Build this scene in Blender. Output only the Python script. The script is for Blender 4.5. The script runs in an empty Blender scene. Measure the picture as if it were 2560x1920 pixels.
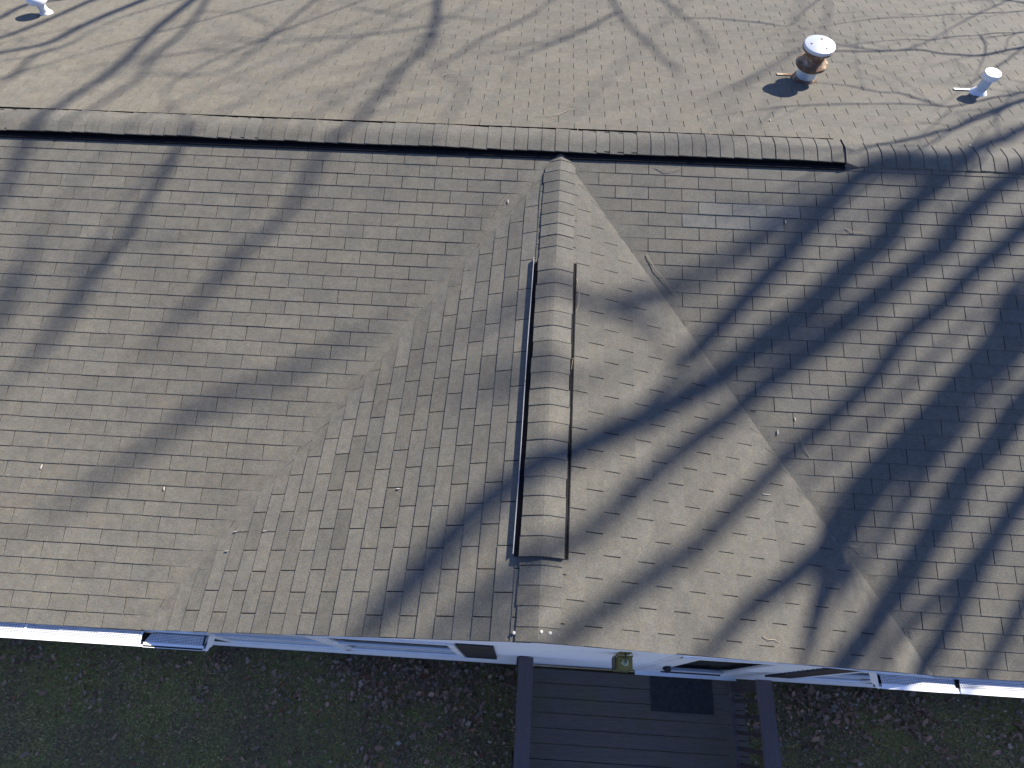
import bpy, bmesh, math, random
from math import radians as R_, sin, cos, tan, pi, sqrt
from mathutils import Vector, Matrix
random.seed(7)
scene = bpy.context.scene
COL = scene.collection

# ------------------------------------------------------------ camera, light, exposure
cam_d = bpy.data.cameras.new('camera'); cam = bpy.data.objects.new('camera', cam_d); COL.objects.link(cam)
cam.location = (3.858, -0.338, 5.215)
cam.rotation_euler = (R_(27.429), R_(-0.065), R_(3.377))
cam_d.sensor_width = 36.0; cam_d.lens = 36.0 * 1549.27 / 2560.0
cam_d.clip_start = 0.05; cam_d.clip_end = 3000
scene.camera = cam
SUN_EL, SUN_AZ = R_(37.0), R_(41.0)           # azimuth measured from +X towards +Y
SUN = Vector((cos(SUN_EL)*cos(SUN_AZ), cos(SUN_EL)*sin(SUN_AZ), sin(SUN_EL)))
w = bpy.data.worlds.new('World'); scene.world = w; w.use_nodes = True
nt = w.node_tree; nt.nodes.clear()
sky = nt.nodes.new('ShaderNodeTexSky'); sky.sky_type = 'NISHITA'; sky.sun_disc = False
sky.sun_elevation = SUN_EL; sky.sun_rotation = R_(90) - SUN_AZ
sky.air_density = 1.0; sky.dust_density = 0.1; sky.ozone_density = 6.0
bg = nt.nodes.new('ShaderNodeBackground'); bg.inputs[1].default_value = 0.082
wo = nt.nodes.new('ShaderNodeOutputWorld')
wb = nt.nodes.new('ShaderNodeMix'); wb.data_type = 'RGBA'; wb.blend_type = 'MULTIPLY'; wb.inputs[0].default_value = 1.0
wb.inputs[7].default_value = (1.08, 0.93, 1.04, 1)      # camera white balance
nt.links.new(sky.outputs[0], wb.inputs[6]); nt.links.new(wb.outputs[2], bg.inputs[0]); nt.links.new(bg.outputs[0], wo.inputs[0])
sd = bpy.data.lights.new('sun', 'SUN'); sd.energy = 5.0; sd.angle = R_(0.53); sd.color = (1.0, 0.925, 0.80)
so = bpy.data.objects.new('sun', sd); COL.objects.link(so)
so.rotation_euler = SUN.to_track_quat('Z', 'Y').to_euler(); so.location = (20, 16, 20)
scene.view_settings.view_transform = 'Standard'; scene.view_settings.look = 'None'
scene.view_settings.exposure = 1.42; scene.view_settings.gamma = 1.0
scene.view_settings.use_curve_mapping = False
TWIGS = 0.7
LIMBS = [
('A0',[(17.88,12.75,9.53,0.055),(17.8,12.99,10.2,0.071),(17.81,13.03,10.51,0.077),(17.79,13.09,10.76,0.083),(17.82,13.12,11.2,0.094),(17.85,13.11,11.35,0.099),(17.86,13.13,11.49,0.104),(17.88,13.14,11.7,0.11),(17.97,13.1,11.84,0.115),(17.99,13.13,12.15,0.125),(18.05,13.12,12.48,0.136),(18.07,13.16,12.8,0.146)]),
('A1',[(18.07,13.16,12.8,0.122),(18.04,13.16,13.09,0.119),(18.01,13.17,13.55,0.117),(17.97,13.18,14.01,0.114),(17.94,13.21,14.33,0.113),(17.91,13.22,14.6,0.111),(17.9,13.23,14.8,0.11),(17.83,13.29,15.06,0.108),(17.82,13.27,15.25,0.106),(17.86,13.21,15.45,0.104)]),
('A0',[(17.96,12.48,10.05,0.085),(17.91,12.65,10.66,0.093),(17.91,12.69,10.83,0.095),(17.93,12.71,11.07,0.099),(17.95,12.71,11.24,0.101),(18.02,12.67,11.35,0.103),(18.03,12.71,11.6,0.107),(18.05,12.75,11.95,0.112),(18.07,12.79,12.32,0.118),(18.09,12.82,12.58,0.122)]),
('A1',[(18.09,12.82,12.58,0.091),(18.06,12.83,12.8,0.088),(18.07,12.8,13.0,0.085),(18.06,12.8,13.38,0.082),(18.05,12.78,13.75,0.078),(18.05,12.77,14.01,0.076),(18.06,12.74,14.32,0.073),(18.07,12.72,14.43,0.072),(18.07,12.7,14.75,0.068),(18.01,12.76,15.07,0.065),(17.99,12.76,15.27,0.061)]),
('A0',[(18.19,12.32,10.42,0.091),(18.13,12.35,10.81,0.089),(18.13,12.33,10.96,0.089),(18.11,12.32,11.21,0.087),(18.13,12.28,11.44,0.086),(18.11,12.28,11.68,0.085),(18.16,12.19,11.96,0.083),(18.16,12.17,12.19,0.082),(18.15,12.16,12.44,0.081),(18.15,12.12,12.93,0.079),(18.15,12.1,13.29,0.078),(18.15,12.07,13.61,0.077),(18.12,12.09,14.01,0.076),(18.09,12.1,14.27,0.075),(18.07,12.11,14.58,0.074),(18.05,12.12,14.86,0.073)]),
('A2',[(18.36,12.21,11.0,0.037),(18.37,12.17,11.37,0.037),(18.36,12.13,11.7,0.037),(18.38,12.08,11.96,0.037),(18.38,12.06,12.19,0.037)]),
('A0',[(17.27,10.8,9.43,0.159),(17.22,10.82,9.81,0.159),(17.28,10.74,10.0,0.159),(17.27,10.74,10.21,0.159),(17.27,10.71,10.45,0.159),(17.28,10.67,10.7,0.159),(17.29,10.63,10.93,0.159),(17.32,10.58,11.12,0.159),(17.35,10.55,11.21,0.159)]),
('A1',[(17.32,10.59,11.1,0.104),(17.34,10.55,11.4,0.094),(17.31,10.55,11.79,0.084),(17.27,10.58,12.19,0.075),(17.26,10.58,12.46,0.068),(17.26,10.56,12.74,0.061)]),
('A1',[(17.34,10.56,11.18,0.073),(17.53,10.42,11.34,0.064),(17.55,10.38,11.63,0.054),(17.59,10.33,11.86,0.045),(17.66,10.27,12.06,0.037)]),
('A2',[(18.24,11.3,10.78,0.085),(18.22,11.29,11.03,0.079),(18.23,11.26,11.28,0.072),(18.24,11.22,11.51,0.066),(18.29,11.15,11.71,0.061)]),
('A0',[(17.15,10.04,9.24,0.122),(17.1,10.07,9.61,0.12),(17.14,10.0,9.84,0.118),(17.15,9.97,10.06,0.117),(17.19,9.92,10.22,0.116),(17.29,9.99,10.28,0.116),(17.37,9.89,10.58,0.114),(17.42,9.82,10.78,0.112),(17.43,9.79,11.11,0.111),(17.42,9.78,11.43,0.11)]),
('A0',[(16.64,8.94,8.66,0.091),(16.6,8.95,9.02,0.086),(16.62,8.9,9.22,0.083),(16.68,8.82,9.43,0.08),(16.73,8.77,9.57,0.078),(16.8,8.69,9.76,0.075),(16.82,8.65,9.94,0.073)]),
('A1',[(16.62,8.9,9.22,0.061),(16.63,8.87,9.44,0.057),(16.62,8.85,9.68,0.053),(16.61,8.83,10.04,0.049)]),
('A0',[(16.17,8.09,8.14,0.061),(16.26,7.96,8.59,0.054),(16.3,7.9,8.75,0.051),(16.34,7.85,8.89,0.049)]),
('A2',[(17.35,11.29,9.55,0.104),(17.36,11.23,9.99,0.095),(17.37,11.2,10.1,0.093),(17.48,11.1,10.3,0.089),(17.49,11.07,10.46,0.085)]),
('B0',[(13.24,9.1,4.39,0.035),(12.67,8.87,4.69,0.03),(12.48,8.78,4.8,0.029),(12.3,8.68,4.9,0.027),(12.16,8.61,4.98,0.026),(12.0,8.48,5.09,0.025),(11.85,8.45,5.16,0.024),(11.73,8.4,5.23,0.023),(11.37,8.3,5.39,0.02)]),
('B0',[(12.74,8.77,3.75,0.018),(12.1,8.48,4.01,0.016),(11.82,8.41,4.1,0.014),(11.62,8.33,4.17,0.014),(11.34,8.26,4.27,0.013),(11.21,8.37,4.28,0.012),(11.02,8.58,4.3,0.011),(10.86,8.62,4.34,0.011),(10.62,8.78,4.37,0.01)]),
('B1',[(11.34,8.26,4.27,0.012),(11.03,8.34,4.33,0.012),(10.79,8.37,4.39,0.011),(10.28,8.4,4.52,0.01),(9.97,8.39,4.6,0.01)]),
('B0',[(12.87,9.99,2.44,0.012),(12.15,9.84,2.59,0.01),(11.68,9.77,2.68,0.01),(11.24,9.74,2.76,0.009),(10.88,9.68,2.84,0.008),(10.44,9.64,2.92,0.007),(9.96,9.5,3.03,0.006)]),
('B0',[(12.5,9.28,2.59,0.014),(11.83,9.16,2.72,0.012),(11.51,9.15,2.78,0.011),(11.28,9.09,2.83,0.01),(11.01,9.06,2.88,0.009),(10.78,8.98,2.94,0.009),(10.62,9.0,2.96,0.008),(10.42,8.99,2.99,0.007),(9.99,8.9,3.08,0.006)]),
('B0',[(13.23,9.72,3.56,0.025),(12.6,9.58,3.76,0.022),(12.32,9.48,3.86,0.02),(12.11,9.41,3.94,0.019),(11.93,9.44,3.98,0.018),(11.72,9.5,4.02,0.017),(11.56,9.61,4.04,0.016),(11.18,9.6,4.15,0.015),(10.65,9.66,4.27,0.012)]),
('B1',[(11.32,9.1,2.82,0.012),(11.3,8.86,2.9,0.01),(11.21,8.6,3.0,0.008)]),
('B0',[(14.21,10.97,4.01,0.03),(13.79,11.43,4.06,0.023),(13.23,11.86,4.13,0.015)]),
('B2',[(13.01,10.98,4.72,0.02),(12.6,10.59,5.04,0.016),(12.26,10.53,5.18,0.014),(11.85,10.79,5.29,0.012)]),
('B2',[(11.25,11.24,4.67,0.02),(11.11,10.94,4.86,0.017),(10.89,11.07,4.92,0.016),(10.72,11.15,4.97,0.014),(10.43,11.28,5.05,0.012)]),
('C0',[(4.68,12.59,5.63,0.044),(5.62,12.73,6.74,0.044),(6.6,12.88,7.96,0.044),(7.36,12.99,8.84,0.044),(7.9,13.07,9.46,0.044),(8.37,13.14,10.05,0.044),(8.78,13.23,10.62,0.044),(9.17,13.3,11.14,0.044),(9.39,13.36,11.45,0.044),(9.57,13.39,11.62,0.044),(9.8,13.44,11.85,0.044),(10.16,13.5,12.17,0.044),(10.44,13.55,12.44,0.044)]),
('C0',[(5.06,12.92,6.01,0.026),(6.16,13.07,7.11,0.026),(6.7,13.14,7.67,0.026),(7.56,13.26,8.61,0.026),(8.09,13.35,9.29,0.026),(8.54,13.41,9.82,0.026),(9.11,13.49,10.4,0.026),(9.57,13.58,11.05,0.026),(10.0,13.67,11.65,0.026)]),
('C2',[(6.41,10.5,7.39,0.026),(7.3,10.69,8.07,0.028),(7.83,10.78,8.47,0.029),(8.27,10.85,8.85,0.031),(8.66,10.95,9.29,0.032),(9.04,11.04,9.71,0.034),(9.36,11.13,10.08,0.035)]),
('C0',[(6.59,12.9,6.01,0.019),(7.18,12.9,6.75,0.019),(7.66,12.91,7.45,0.019),(8.12,12.92,8.09,0.018),(8.34,12.95,8.52,0.018),(8.48,13.02,8.9,0.018),(8.53,13.3,9.26,0.018),(8.61,13.5,9.67,0.018)]),
('C1',[(8.12,12.92,8.09,0.018),(8.76,12.93,9.0,0.016),(9.04,12.95,9.48,0.015),(9.11,13.15,9.88,0.014),(9.16,13.5,10.26,0.013)]),
('D0',[(9.14,14.18,7.08,0.036),(10.18,14.31,8.18,0.037),(11.19,14.44,9.26,0.038),(11.87,14.52,10.05,0.038),(12.23,14.58,10.53,0.039),(12.66,14.68,11.18,0.039),(13.22,14.77,11.92,0.04),(13.59,14.85,12.46,0.04),(14.04,14.91,13.02,0.041),(14.33,15.07,13.54,0.041),(14.67,15.15,13.91,0.042),(15.01,15.24,14.31,0.042),(15.17,15.31,14.53,0.042),(15.36,15.46,14.89,0.043),(15.63,15.56,15.25,0.043)]),
('D1',[(12.21,14.58,10.51,0.014),(13.0,14.64,11.09,0.014),(13.86,14.75,11.73,0.014),(14.31,14.75,12.32,0.014),(14.7,14.76,12.87,0.014)]),
('C0',[(4.21,12.15,5.72,0.048),(4.46,12.18,6.19,0.047),(4.87,12.24,6.96,0.045),(5.21,12.27,7.54,0.043),(5.54,12.28,8.07,0.042),(5.69,12.48,8.64,0.04),(5.81,12.53,8.95,0.04)]),
('C0',[(3.57,12.09,5.73,0.04),(3.89,12.12,6.3,0.039),(4.32,12.15,7.02,0.037),(4.59,12.18,7.51,0.036),(4.76,12.22,7.86,0.036),(4.86,12.27,8.14,0.035)]),
('C2',[(2.59,11.41,4.99,0.04),(2.78,11.48,5.45,0.038),(2.9,11.72,6.03,0.037),(3.3,11.73,6.61,0.035)]),
('C2',[(4.7,10.88,6.87,0.018),(4.92,11.0,7.47,0.018),(5.03,11.05,7.76,0.018)]),
('C2',[(4.61,11.58,6.72,0.031),(5.02,11.59,7.32,0.029),(5.18,11.66,7.74,0.028),(5.77,11.66,8.38,0.026)]),
('C1',[(6.71,13.14,7.68,0.011),(7.53,13.47,8.04,0.011),(8.1,13.57,8.36,0.011),(8.63,13.64,8.68,0.011)]),
('D1',[(11.29,14.45,9.38,0.022),(11.31,14.63,9.89,0.02),(11.32,14.91,10.45,0.018),(11.32,15.38,11.23,0.016),(11.3,15.84,11.75,0.014)]),
('D2',[(9.51,14.68,8.75,0.014),(10.23,14.76,9.2,0.014),(11.07,15.03,9.64,0.014)]),
('D0',[(10.62,13.49,6.33,0.02),(11.24,13.5,6.97,0.02),(11.92,13.51,7.66,0.021),(12.61,13.54,8.3,0.021),(13.13,13.57,8.74,0.021),(13.65,13.59,9.23,0.021),(14.07,13.63,9.56,0.022)]),
('D0',[(12.06,14.21,7.07,0.025),(12.65,14.22,7.71,0.022),(13.44,14.25,8.41,0.018),(14.01,14.29,8.9,0.015),(14.69,14.3,9.58,0.011)]),
('D1',[(11.72,13.51,7.46,0.022),(12.01,13.6,8.16,0.022),(12.25,13.7,8.75,0.022),(12.5,13.87,9.48,0.022)]),
('D2',[(10.94,14.11,7.09,0.025),(11.33,14.18,7.84,0.024),(11.75,14.24,8.62,0.024),(11.95,14.31,9.1,0.023),(12.24,14.43,9.79,0.022),(12.62,14.5,10.54,0.022)]),
('D2',[(16.02,14.63,9.64,0.022),(16.31,14.8,10.45,0.022),(16.63,14.95,11.27,0.022),(16.77,15.05,11.69,0.022)]),
('D2',[(18.56,16.51,16.48,0.076),(18.72,16.58,16.78,0.074),(18.84,16.85,17.27,0.071),(18.98,17.0,17.65,0.068),(19.08,17.22,18.06,0.065),(19.15,17.39,18.36,0.063),(19.25,17.56,18.71,0.061),(19.43,17.67,19.1,0.058),(19.56,17.81,19.45,0.055)]),
('C2',[(11.94,14.33,13.46,0.06),(12.32,14.38,13.8,0.058),(12.83,14.47,14.26,0.055),(13.16,14.53,14.58,0.052)]),
('C2',[(13.64,15.23,14.51,0.06),(13.92,15.28,14.8,0.058),(14.31,15.34,15.12,0.056),(14.6,15.41,15.44,0.054),(14.88,15.48,15.76,0.052)]),
('C2',[(15.84,16.05,15.54,0.052),(16.23,16.12,15.9,0.047),(16.35,16.16,16.06,0.045)]),
('A2',[(22.7,17.96,17.34,0.083),(22.51,17.92,17.59,0.078),(22.25,17.98,17.89,0.072),(22.1,17.95,18.25,0.068),(21.98,17.97,18.54,0.065),(21.84,18.16,18.8,0.062)]),
('A2',[(21.55,17.05,17.12,0.052),(21.49,16.99,17.37,0.052),(21.36,17.27,17.65,0.052)]),
('A1',[(17.82,13.12,11.2,0.104),(17.72,13.32,11.45,0.102),(17.6,13.54,11.75,0.1),(17.6,13.51,12.04,0.097),(17.65,13.42,12.39,0.094),(17.69,13.34,12.72,0.091),(17.73,13.27,13.07,0.088)]),
('A2',[(23.48,18.63,17.5,0.104),(23.37,18.57,17.67,0.098),(23.29,18.57,17.77,0.094),(23.2,18.6,17.88,0.091),(23.11,18.52,18.04,0.084),(23.0,18.47,18.19,0.078),(22.9,18.42,18.35,0.073)]),
('A2',[(20.95,16.29,17.33,0.073),(20.81,16.35,17.62,0.064),(20.67,16.5,17.78,0.056),(20.61,16.59,17.81,0.052)]),
('A2',[(21.68,15.74,18.55,0.073),(21.61,15.68,18.72,0.066),(21.58,15.61,18.79,0.062)]),
('D2',[(20.72,17.75,15.74,0.037),(20.97,17.85,16.35,0.034),(21.08,17.97,16.71,0.032),(21.13,18.3,17.09,0.031)])]
# ------------------------------------------------------------ helpers
def empty(name, loc=(0, 0, 0), parent=None):
    o = bpy.data.objects.new(name, None); COL.objects.link(o); o.location = loc; o.empty_display_size = 0.2
    if parent: o.parent = parent
    return o
def tag(o, label=None, cat=None, group=None, kind=None):
    if label: o['label'] = label
    if cat: o['category'] = cat
    if group: o['group'] = group
    if kind: o['kind'] = kind
    return o
class MB:
    """collects faces, builds ONE mesh object"""
    def __init__(s): s.v = []; s.f = []; s.c = []; s.m = []
    def face(s, pts, col=None, mi=0):
        n = len(s.v); s.v.extend([tuple(p) for p in pts]); s.f.append(tuple(range(n, n+len(pts)))); s.c.append(col or (1, 1, 1)); s.m.append(mi)
    def box(s, x0, x1, y0, y1, z0, z1, col=None, mi=0):
        P = [(x, y, z) for z in (z0, z1) for y in (y0, y1) for x in (x0, x1)]
        for a in ((0,2,3,1),(4,5,7,6),(0,1,5,4),(2,6,7,3),(0,4,6,2),(1,3,7,5)): s.face([P[i] for i in a], col, mi)
    def obox(s, o, u, v, n, a, b, c, col=None, mi=0):
        """box from origin o with edge vectors u*a, v*b, n*c"""
        o = Vector(o); P = [o + u*(a*i) + v*(b*j) + n*(c*k) for k in (0, 1) for j in (0, 1) for i in (0, 1)]
        for q in ((0,2,3,1),(4,5,7,6),(0,1,5,4),(2,6,7,3),(0,4,6,2),(1,3,7,5)): s.face([P[i] for i in q], col, mi)
    def tube(s, pts, rs, seg=6, cap=True):
        rings = []; pts = [Vector(p) for p in pts]; base = len(s.v)
        for i, p in enumerate(pts):
            t = (pts[min(i+1, len(pts)-1)] - pts[max(i-1, 0)])
            t = t.normalized() if t.length > 1e-9 else Vector((0, 0, 1))
            a = t.cross(Vector((0.13, 0.21, 0.97))); a = a.normalized() if a.length > 1e-3 else t.cross(Vector((1, 0, 0))).normalized()
            b = t.cross(a); rings.append([p + (a*cos(2*pi*k/seg) + b*sin(2*pi*k/seg))*rs[i] for k in range(seg)])
        for r in rings: s.v.extend([tuple(q) for q in r])
        for i in range(len(pts)-1):
            for k in range(seg):
                k2 = (k+1) % seg
                s.f.append((base+i*seg+k, base+(i+1)*seg+k, base+(i+1)*seg+k2, base+i*seg+k2)); s.c.append((1,1,1)); s.m.append(0)
        if cap:
            s.f.append(tuple(base+k for k in range(seg))); s.c.append((1,1,1)); s.m.append(0)
            s.f.append(tuple(base+(len(pts)-1)*seg+k for k in reversed(range(seg)))); s.c.append((1,1,1)); s.m.append(0)
    def lathe(s, prof, c=(0, 0, 0), seg=40, lean=(0, 0)):
        base = len(s.v); c = Vector(c)
        for r, z in prof:
            for k in range(seg): s.v.append((c.x+lean[0]*z+r*cos(2*pi*k/seg), c.y+lean[1]*z+r*sin(2*pi*k/seg), c.z+z))
        for i in range(len(prof)-1):
            for k in range(seg):
                k2 = (k+1) % seg
                s.f.append((base+i*seg+k, base+i*seg+k2, base+(i+1)*seg+k2, base+(i+1)*seg+k)); s.c.append((1,1,1)); s.m.append(0)
        for i, rev in ((0, True), (len(prof)-1, False)):
            q = [base+i*seg+k for k in range(seg)]
            s.f.append(tuple(reversed(q)) if rev else tuple(q)); s.c.append((1,1,1)); s.m.append(0)
    def build(s, name, mats, parent=None, smooth=False):
        me = bpy.data.meshes.new(name); me.from_pydata(s.v, [], s.f)
        if not isinstance(mats, (list, tuple)): mats = [mats]
        for m in mats: me.materials.append(m)
        ca = me.color_attributes.new('tint', 'FLOAT_COLOR', 'CORNER')
        buf = []
        for f, c in zip(s.f, s.c): buf.extend([c[0], c[1], c[2], 1.0]*len(f))
        ca.data.foreach_set('color', buf)
        me.polygons.foreach_set('material_index', s.m)
        if smooth:
            me.polygons.foreach_set('use_smooth', [len(f) == 4 for f in s.f])
        me.update()
        if smooth: me.set_sharp_from_angle(angle=R_(38))
        o = bpy.data.objects.new(name, me); COL.objects.link(o)
        if parent: o.parent = parent
        return o

# ------------------------------------------------------------ materials
class NG:
    def __init__(s, name):
        s.m = bpy.data.materials.new(name); s.m.use_nodes = True; s.t = s.m.node_tree
        s.b = s.t.nodes['Principled BSDF']; s.o = s.t.nodes['Material Output']
        s.co = s.n('ShaderNodeTexCoord').outputs['Object']
    def n(s, ty, **kw):
        x = s.t.nodes.new(ty)
        for k, v in kw.items(): setattr(x, k, v)
        return x
    def l(s, a, b): s.t.links.new(a, b)
    def noise(s, scale, detail=3, rough=0.55, vec=None, dist=0.0):
        x = s.n('ShaderNodeTexNoise'); x.inputs['Scale'].default_value = scale; x.inputs['Detail'].default_value = detail
        x.inputs['Roughness'].default_value = rough; x.inputs['Distortion'].default_value = dist
        s.l(vec or s.co, x.inputs['Vector']); return x.outputs[0]
    def ramp(s, fac, stops):
        x = s.n('ShaderNodeValToRGB'); e = x.color_ramp.elements
        while len(e) < len(stops): e.new(0.5)
        for i, (p, c) in enumerate(stops):
            e[i].position = p; e[i].color = (c[0], c[1], c[2], 1) if isinstance(c, (tuple, list)) else (c, c, c, 1)
        s.l(fac, x.inputs[0]); return x.outputs[0]
    def mix(s, a, b, fac=0.5, mode='MIX'):
        x = s.n('ShaderNodeMix'); x.data_type = 'RGBA'; x.blend_type = mode
        for v, i in ((fac, 0), (a, 6), (b, 7)):
            if isinstance(v, (int, float)): x.inputs[i].default_value = v
            elif isinstance(v, tuple): x.inputs[i].default_value = (*v, 1)
            else: s.l(v, x.inputs[i])
        return x.outputs[2]
    def math(s, op, a, b=None, c=None):
        x = s.n('ShaderNodeMath', operation=op)
        for i, v in enumerate((a, b, c)):
            if v is None: continue
            if isinstance(v, (int, float)): x.inputs[i].default_value = v
            else: s.l(v, x.inputs[i])
        return x.outputs[0]
    def bump(s, h, strength=0.3, dist=0.002):
        x = s.n('ShaderNodeBump'); x.inputs['Strength'].default_value = strength; x.inputs['Distance'].default_value = dist
        s.l(h, x.inputs['Height']); s.l(x.outputs[0], s.b.inputs['Normal'])
    def set(s, rough=0.6, metal=0.0, spec=0.5):
        s.b.inputs['Roughness'].default_value = rough; s.b.inputs['Metallic'].default_value = metal
        s.b.inputs['Specular IOR Level'].default_value = spec; return s

def mat_shingle(name, base):
    g = NG(name).set(0.8, 0, 0.3); g.b.inputs['Diffuse Roughness'].default_value = 0.6
    at = g.n('ShaderNodeVertexColor'); at.layer_name = 'tint'
    gran = g.ramp(g.noise(230, 2, 0.7), [(0.28, 0.60), (0.50, 0.98), (0.72, 1.42)])
    gran2 = g.ramp(g.noise(90, 3, 0.6), [(0.3, 0.80), (0.7, 1.2)])
    blot = g.ramp(g.noise(3.1, 5, 0.6), [(0.25, (0.87, 0.89, 0.92)), (0.5, (1, 1, 1)), (0.75, (1.10, 1.08, 1.02))])
    streak = g.ramp(g.noise(15, 4, 0.6), [(0.3, 0.88), (0.7, 1.12)])
    hue = g.ramp(g.noise(120, 2, 0.6), [(0.35, (0.86, 0.95, 1.16)), (0.55, (1, 1, 1)), (0.7, (1.14, 1.0, 0.84))])
    c = g.mix(at.outputs[0], base, 1.0, 'MULTIPLY')
    for k in (gran, gran2, blot, streak, hue): c = g.mix(c, k, 1.0, 'MULTIPLY')
    g.l(c, g.b.inputs['Base Color']); g.bump(g.noise(260, 2, 0.7), 0.5, 0.003)
    return g.m
def mat_plain(name, col, rough=0.5, metal=0.0, spec=0.5, var=0.12, scale=14, bump=0.0, bscale=200):
    g = NG(name).set(rough, metal, spec)
    lo = tuple(c*(1-var) for c in col); hi = tuple(min(1, c*(1+var)) for c in col)
    c = g.ramp(g.noise(scale, 5, 0.6), [(0.3, lo), (0.7, hi)])
    g.l(c, g.b.inputs['Base Color'])
    if bump: g.bump(g.noise(bscale, 3), bump, 0.002)
    return g.m
M = {}
M['shingle'] = mat_shingle('shingle granules', (0.117, 0.109, 0.088))
M['underlay'] = mat_plain('shingle slot dirt and shade', (0.010, 0.010, 0.011), 0.95, var=0.3, scale=60)  # near-black sheet: slot shade and dirt put into the colour
M['cap'] = M['shingle']
M['blackplastic'] = mat_plain('black vent plastic', (0.012, 0.012, 0.014), 0.9, spec=0.1, var=0.3, scale=30)
M['greylip'] = mat_plain('pale grey vent lip', (0.33, 0.33, 0.34), 0.5, var=0.15, scale=25)  # paler grey than the other vent lips
M['white'] = mat_plain('white vinyl', (0.78, 0.80, 0.83), 0.45, var=0.03, scale=3)
M['trim'] = mat_plain('white painted trim', (0.72, 0.74, 0.76), 0.5, var=0.06, scale=9)
M['alu'] = mat_plain('white enamelled aluminium', (0.82, 0.83, 0.84), 0.35, var=0.05, scale=6)
M['dirtyalu'] = mat_plain('dirty white aluminium', (0.52, 0.55, 0.54), 0.5, var=0.3, scale=25)
M['shutter'] = mat_plain('black shutter plastic', (0.018, 0.018, 0.024), 0.6, var=0.2, scale=30)
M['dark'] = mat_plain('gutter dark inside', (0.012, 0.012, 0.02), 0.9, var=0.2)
M['concrete'] = mat_plain('foundation concrete', (0.16, 0.13, 0.12), 0.9, var=0.25, scale=8, bump=0.4, bscale=60)
M['blind'] = mat_plain('pale window blind', (0.62, 0.66, 0.68), 0.6, var=0.05, scale=6)
M['brass'] = mat_plain('tarnished brass', (0.24, 0.21, 0.07), 0.40, 0.5, var=0.25, scale=40)
M['brassdark'] = mat_plain('dark brass', (0.05, 0.05, 0.03), 0.5, 0.5, var=0.3, scale=30)
M['mat'] = mat_plain('black rubber ribbed mat', (0.036, 0.032, 0.034), 0.9, var=0.35, scale=22, bump=0.6, bscale=300)
M['bark'] = mat_plain('grey bark', (0.16, 0.13, 0.10), 0.9, var=0.35, scale=20, bump=0.6, bscale=40)
M['twig'] = mat_plain('dry pale twig', (0.24, 0.20, 0.145), 0.8, var=0.3, scale=60)
M['chip'] = mat_plain('bleached wood chip', (0.42, 0.39, 0.35), 0.7, var=0.1, scale=60)
M['sealant'] = mat_plain('pale roof sealant', (0.36, 0.35, 0.32), 0.6, var=0.1, scale=80)
M['screw'] = mat_plain('rusty screw', (0.13, 0.06, 0.035), 0.7, 0.3, var=0.3, scale=90)
def mat_glass():
    g = NG('window glass').set(0.03, 0, 0.6); g.b.inputs['Base Color'].default_value = (0.02, 0.024, 0.026, 1)
    tr = g.n('ShaderNodeBsdfTransparent'); mx = g.n('ShaderNodeMixShader'); mx.inputs[0].default_value = 0.30
    g.l(tr.outputs[0], mx.inputs[1]); g.l(g.b.outputs[0], mx.inputs[2]); g.l(mx.outputs[0], g.o.inputs[0])
    return g.m
M['glass'] = mat_glass()
M['room'] = mat_plain('dim room behind glass', (0.035, 0.040, 0.034), 0.9, var=0.3, scale=4)
def mat_lampglass():
    g = NG('lamp glass').set(0.08, 0, 0.7)
    c = g.ramp(g.noise(60, 3), [(0.35, (0.10, 0.22, 0.20)), (0.6, (0.35, 0.33, 0.12))])
    g.l(c, g.b.inputs['Base Color']); return g.m
M['lampglass'] = mat_lampglass()
def mat_guard():
    """perforated sheet: staggered round holes, see-through to the gutter"""
    g = NG('perforated gutter guard').set(0.35)
    sx = g.n('ShaderNodeSeparateXYZ'); g.l(g.co, sx.inputs[0])
    P = 0.0125
    def grid(ox, oy):
        fx = g.math('SUBTRACT', g.math('FRACT', g.math('ADD', g.math('DIVIDE', sx.outputs[0], P), ox)), 0.5)
        fy = g.math('MULTIPLY', g.math('SUBTRACT', g.math('FRACT', g.math('ADD', g.math('DIVIDE', sx.outputs[1], P*1.732), oy)), 0.5), 1.732)
        return g.math('SQRT', g.math('ADD', g.math('MULTIPLY', fx, fx), g.math('MULTIPLY', fy, fy)))
    d = g.math('MINIMUM', grid(0, 100.0), grid(0.5, 100.5))
    hole = g.math('LESS_THAN', d, 0.31)
    c = g.mix(g.ramp(g.noise(12, 4), [(0.3, (0.62, 0.63, 0.65)), (0.7, (0.74, 0.75, 0.77))]), (0.02, 0.02, 0.03), hole)
    g.l(c, g.b.inputs['Base Color'])
    tr = g.n('ShaderNodeBsdfTransparent'); mx = g.n('ShaderNodeMixShader'); g.l(hole, mx.inputs[0])
    g.l(g.b.outputs[0], mx.inputs[1]); g.l(tr.outputs[0], mx.inputs[2]); g.l(mx.outputs[0], g.o.inputs[0])
    return g.m
M['guard'] = mat_guard()
def mat_flue(name, clean, rustmin, rustmax, metal=0.25):
    g = NG(name).set(0.45, metal)
    rust = g.ramp(g.noise(16, 6, 0.65), [(0.3, (0.075, 0.042, 0.028)), (0.55, (0.150, 0.092, 0.055)), (0.75, (0.30, 0.225, 0.15))])
    m = g.ramp(g.noise(9, 6, 0.7, dist=0.6), [(rustmin, 0.0), (rustmax, 1.0)])
    c = g.mix(clean, rust, m); g.l(c, g.b.inputs['Base Color'])
    g.l(g.ramp(m, [(0, 0.35), (1, 0.85)]), g.b.inputs['Roughness'])
    return g.m
M['galv'] = mat_flue('galvanised pipe', (0.50, 0.58, 0.62), 0.60, 0.80)
M['capmetal'] = mat_flue('pale weathered cap metal', (0.40, 0.43, 0.48), 0.70, 0.9, 0.25)
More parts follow.
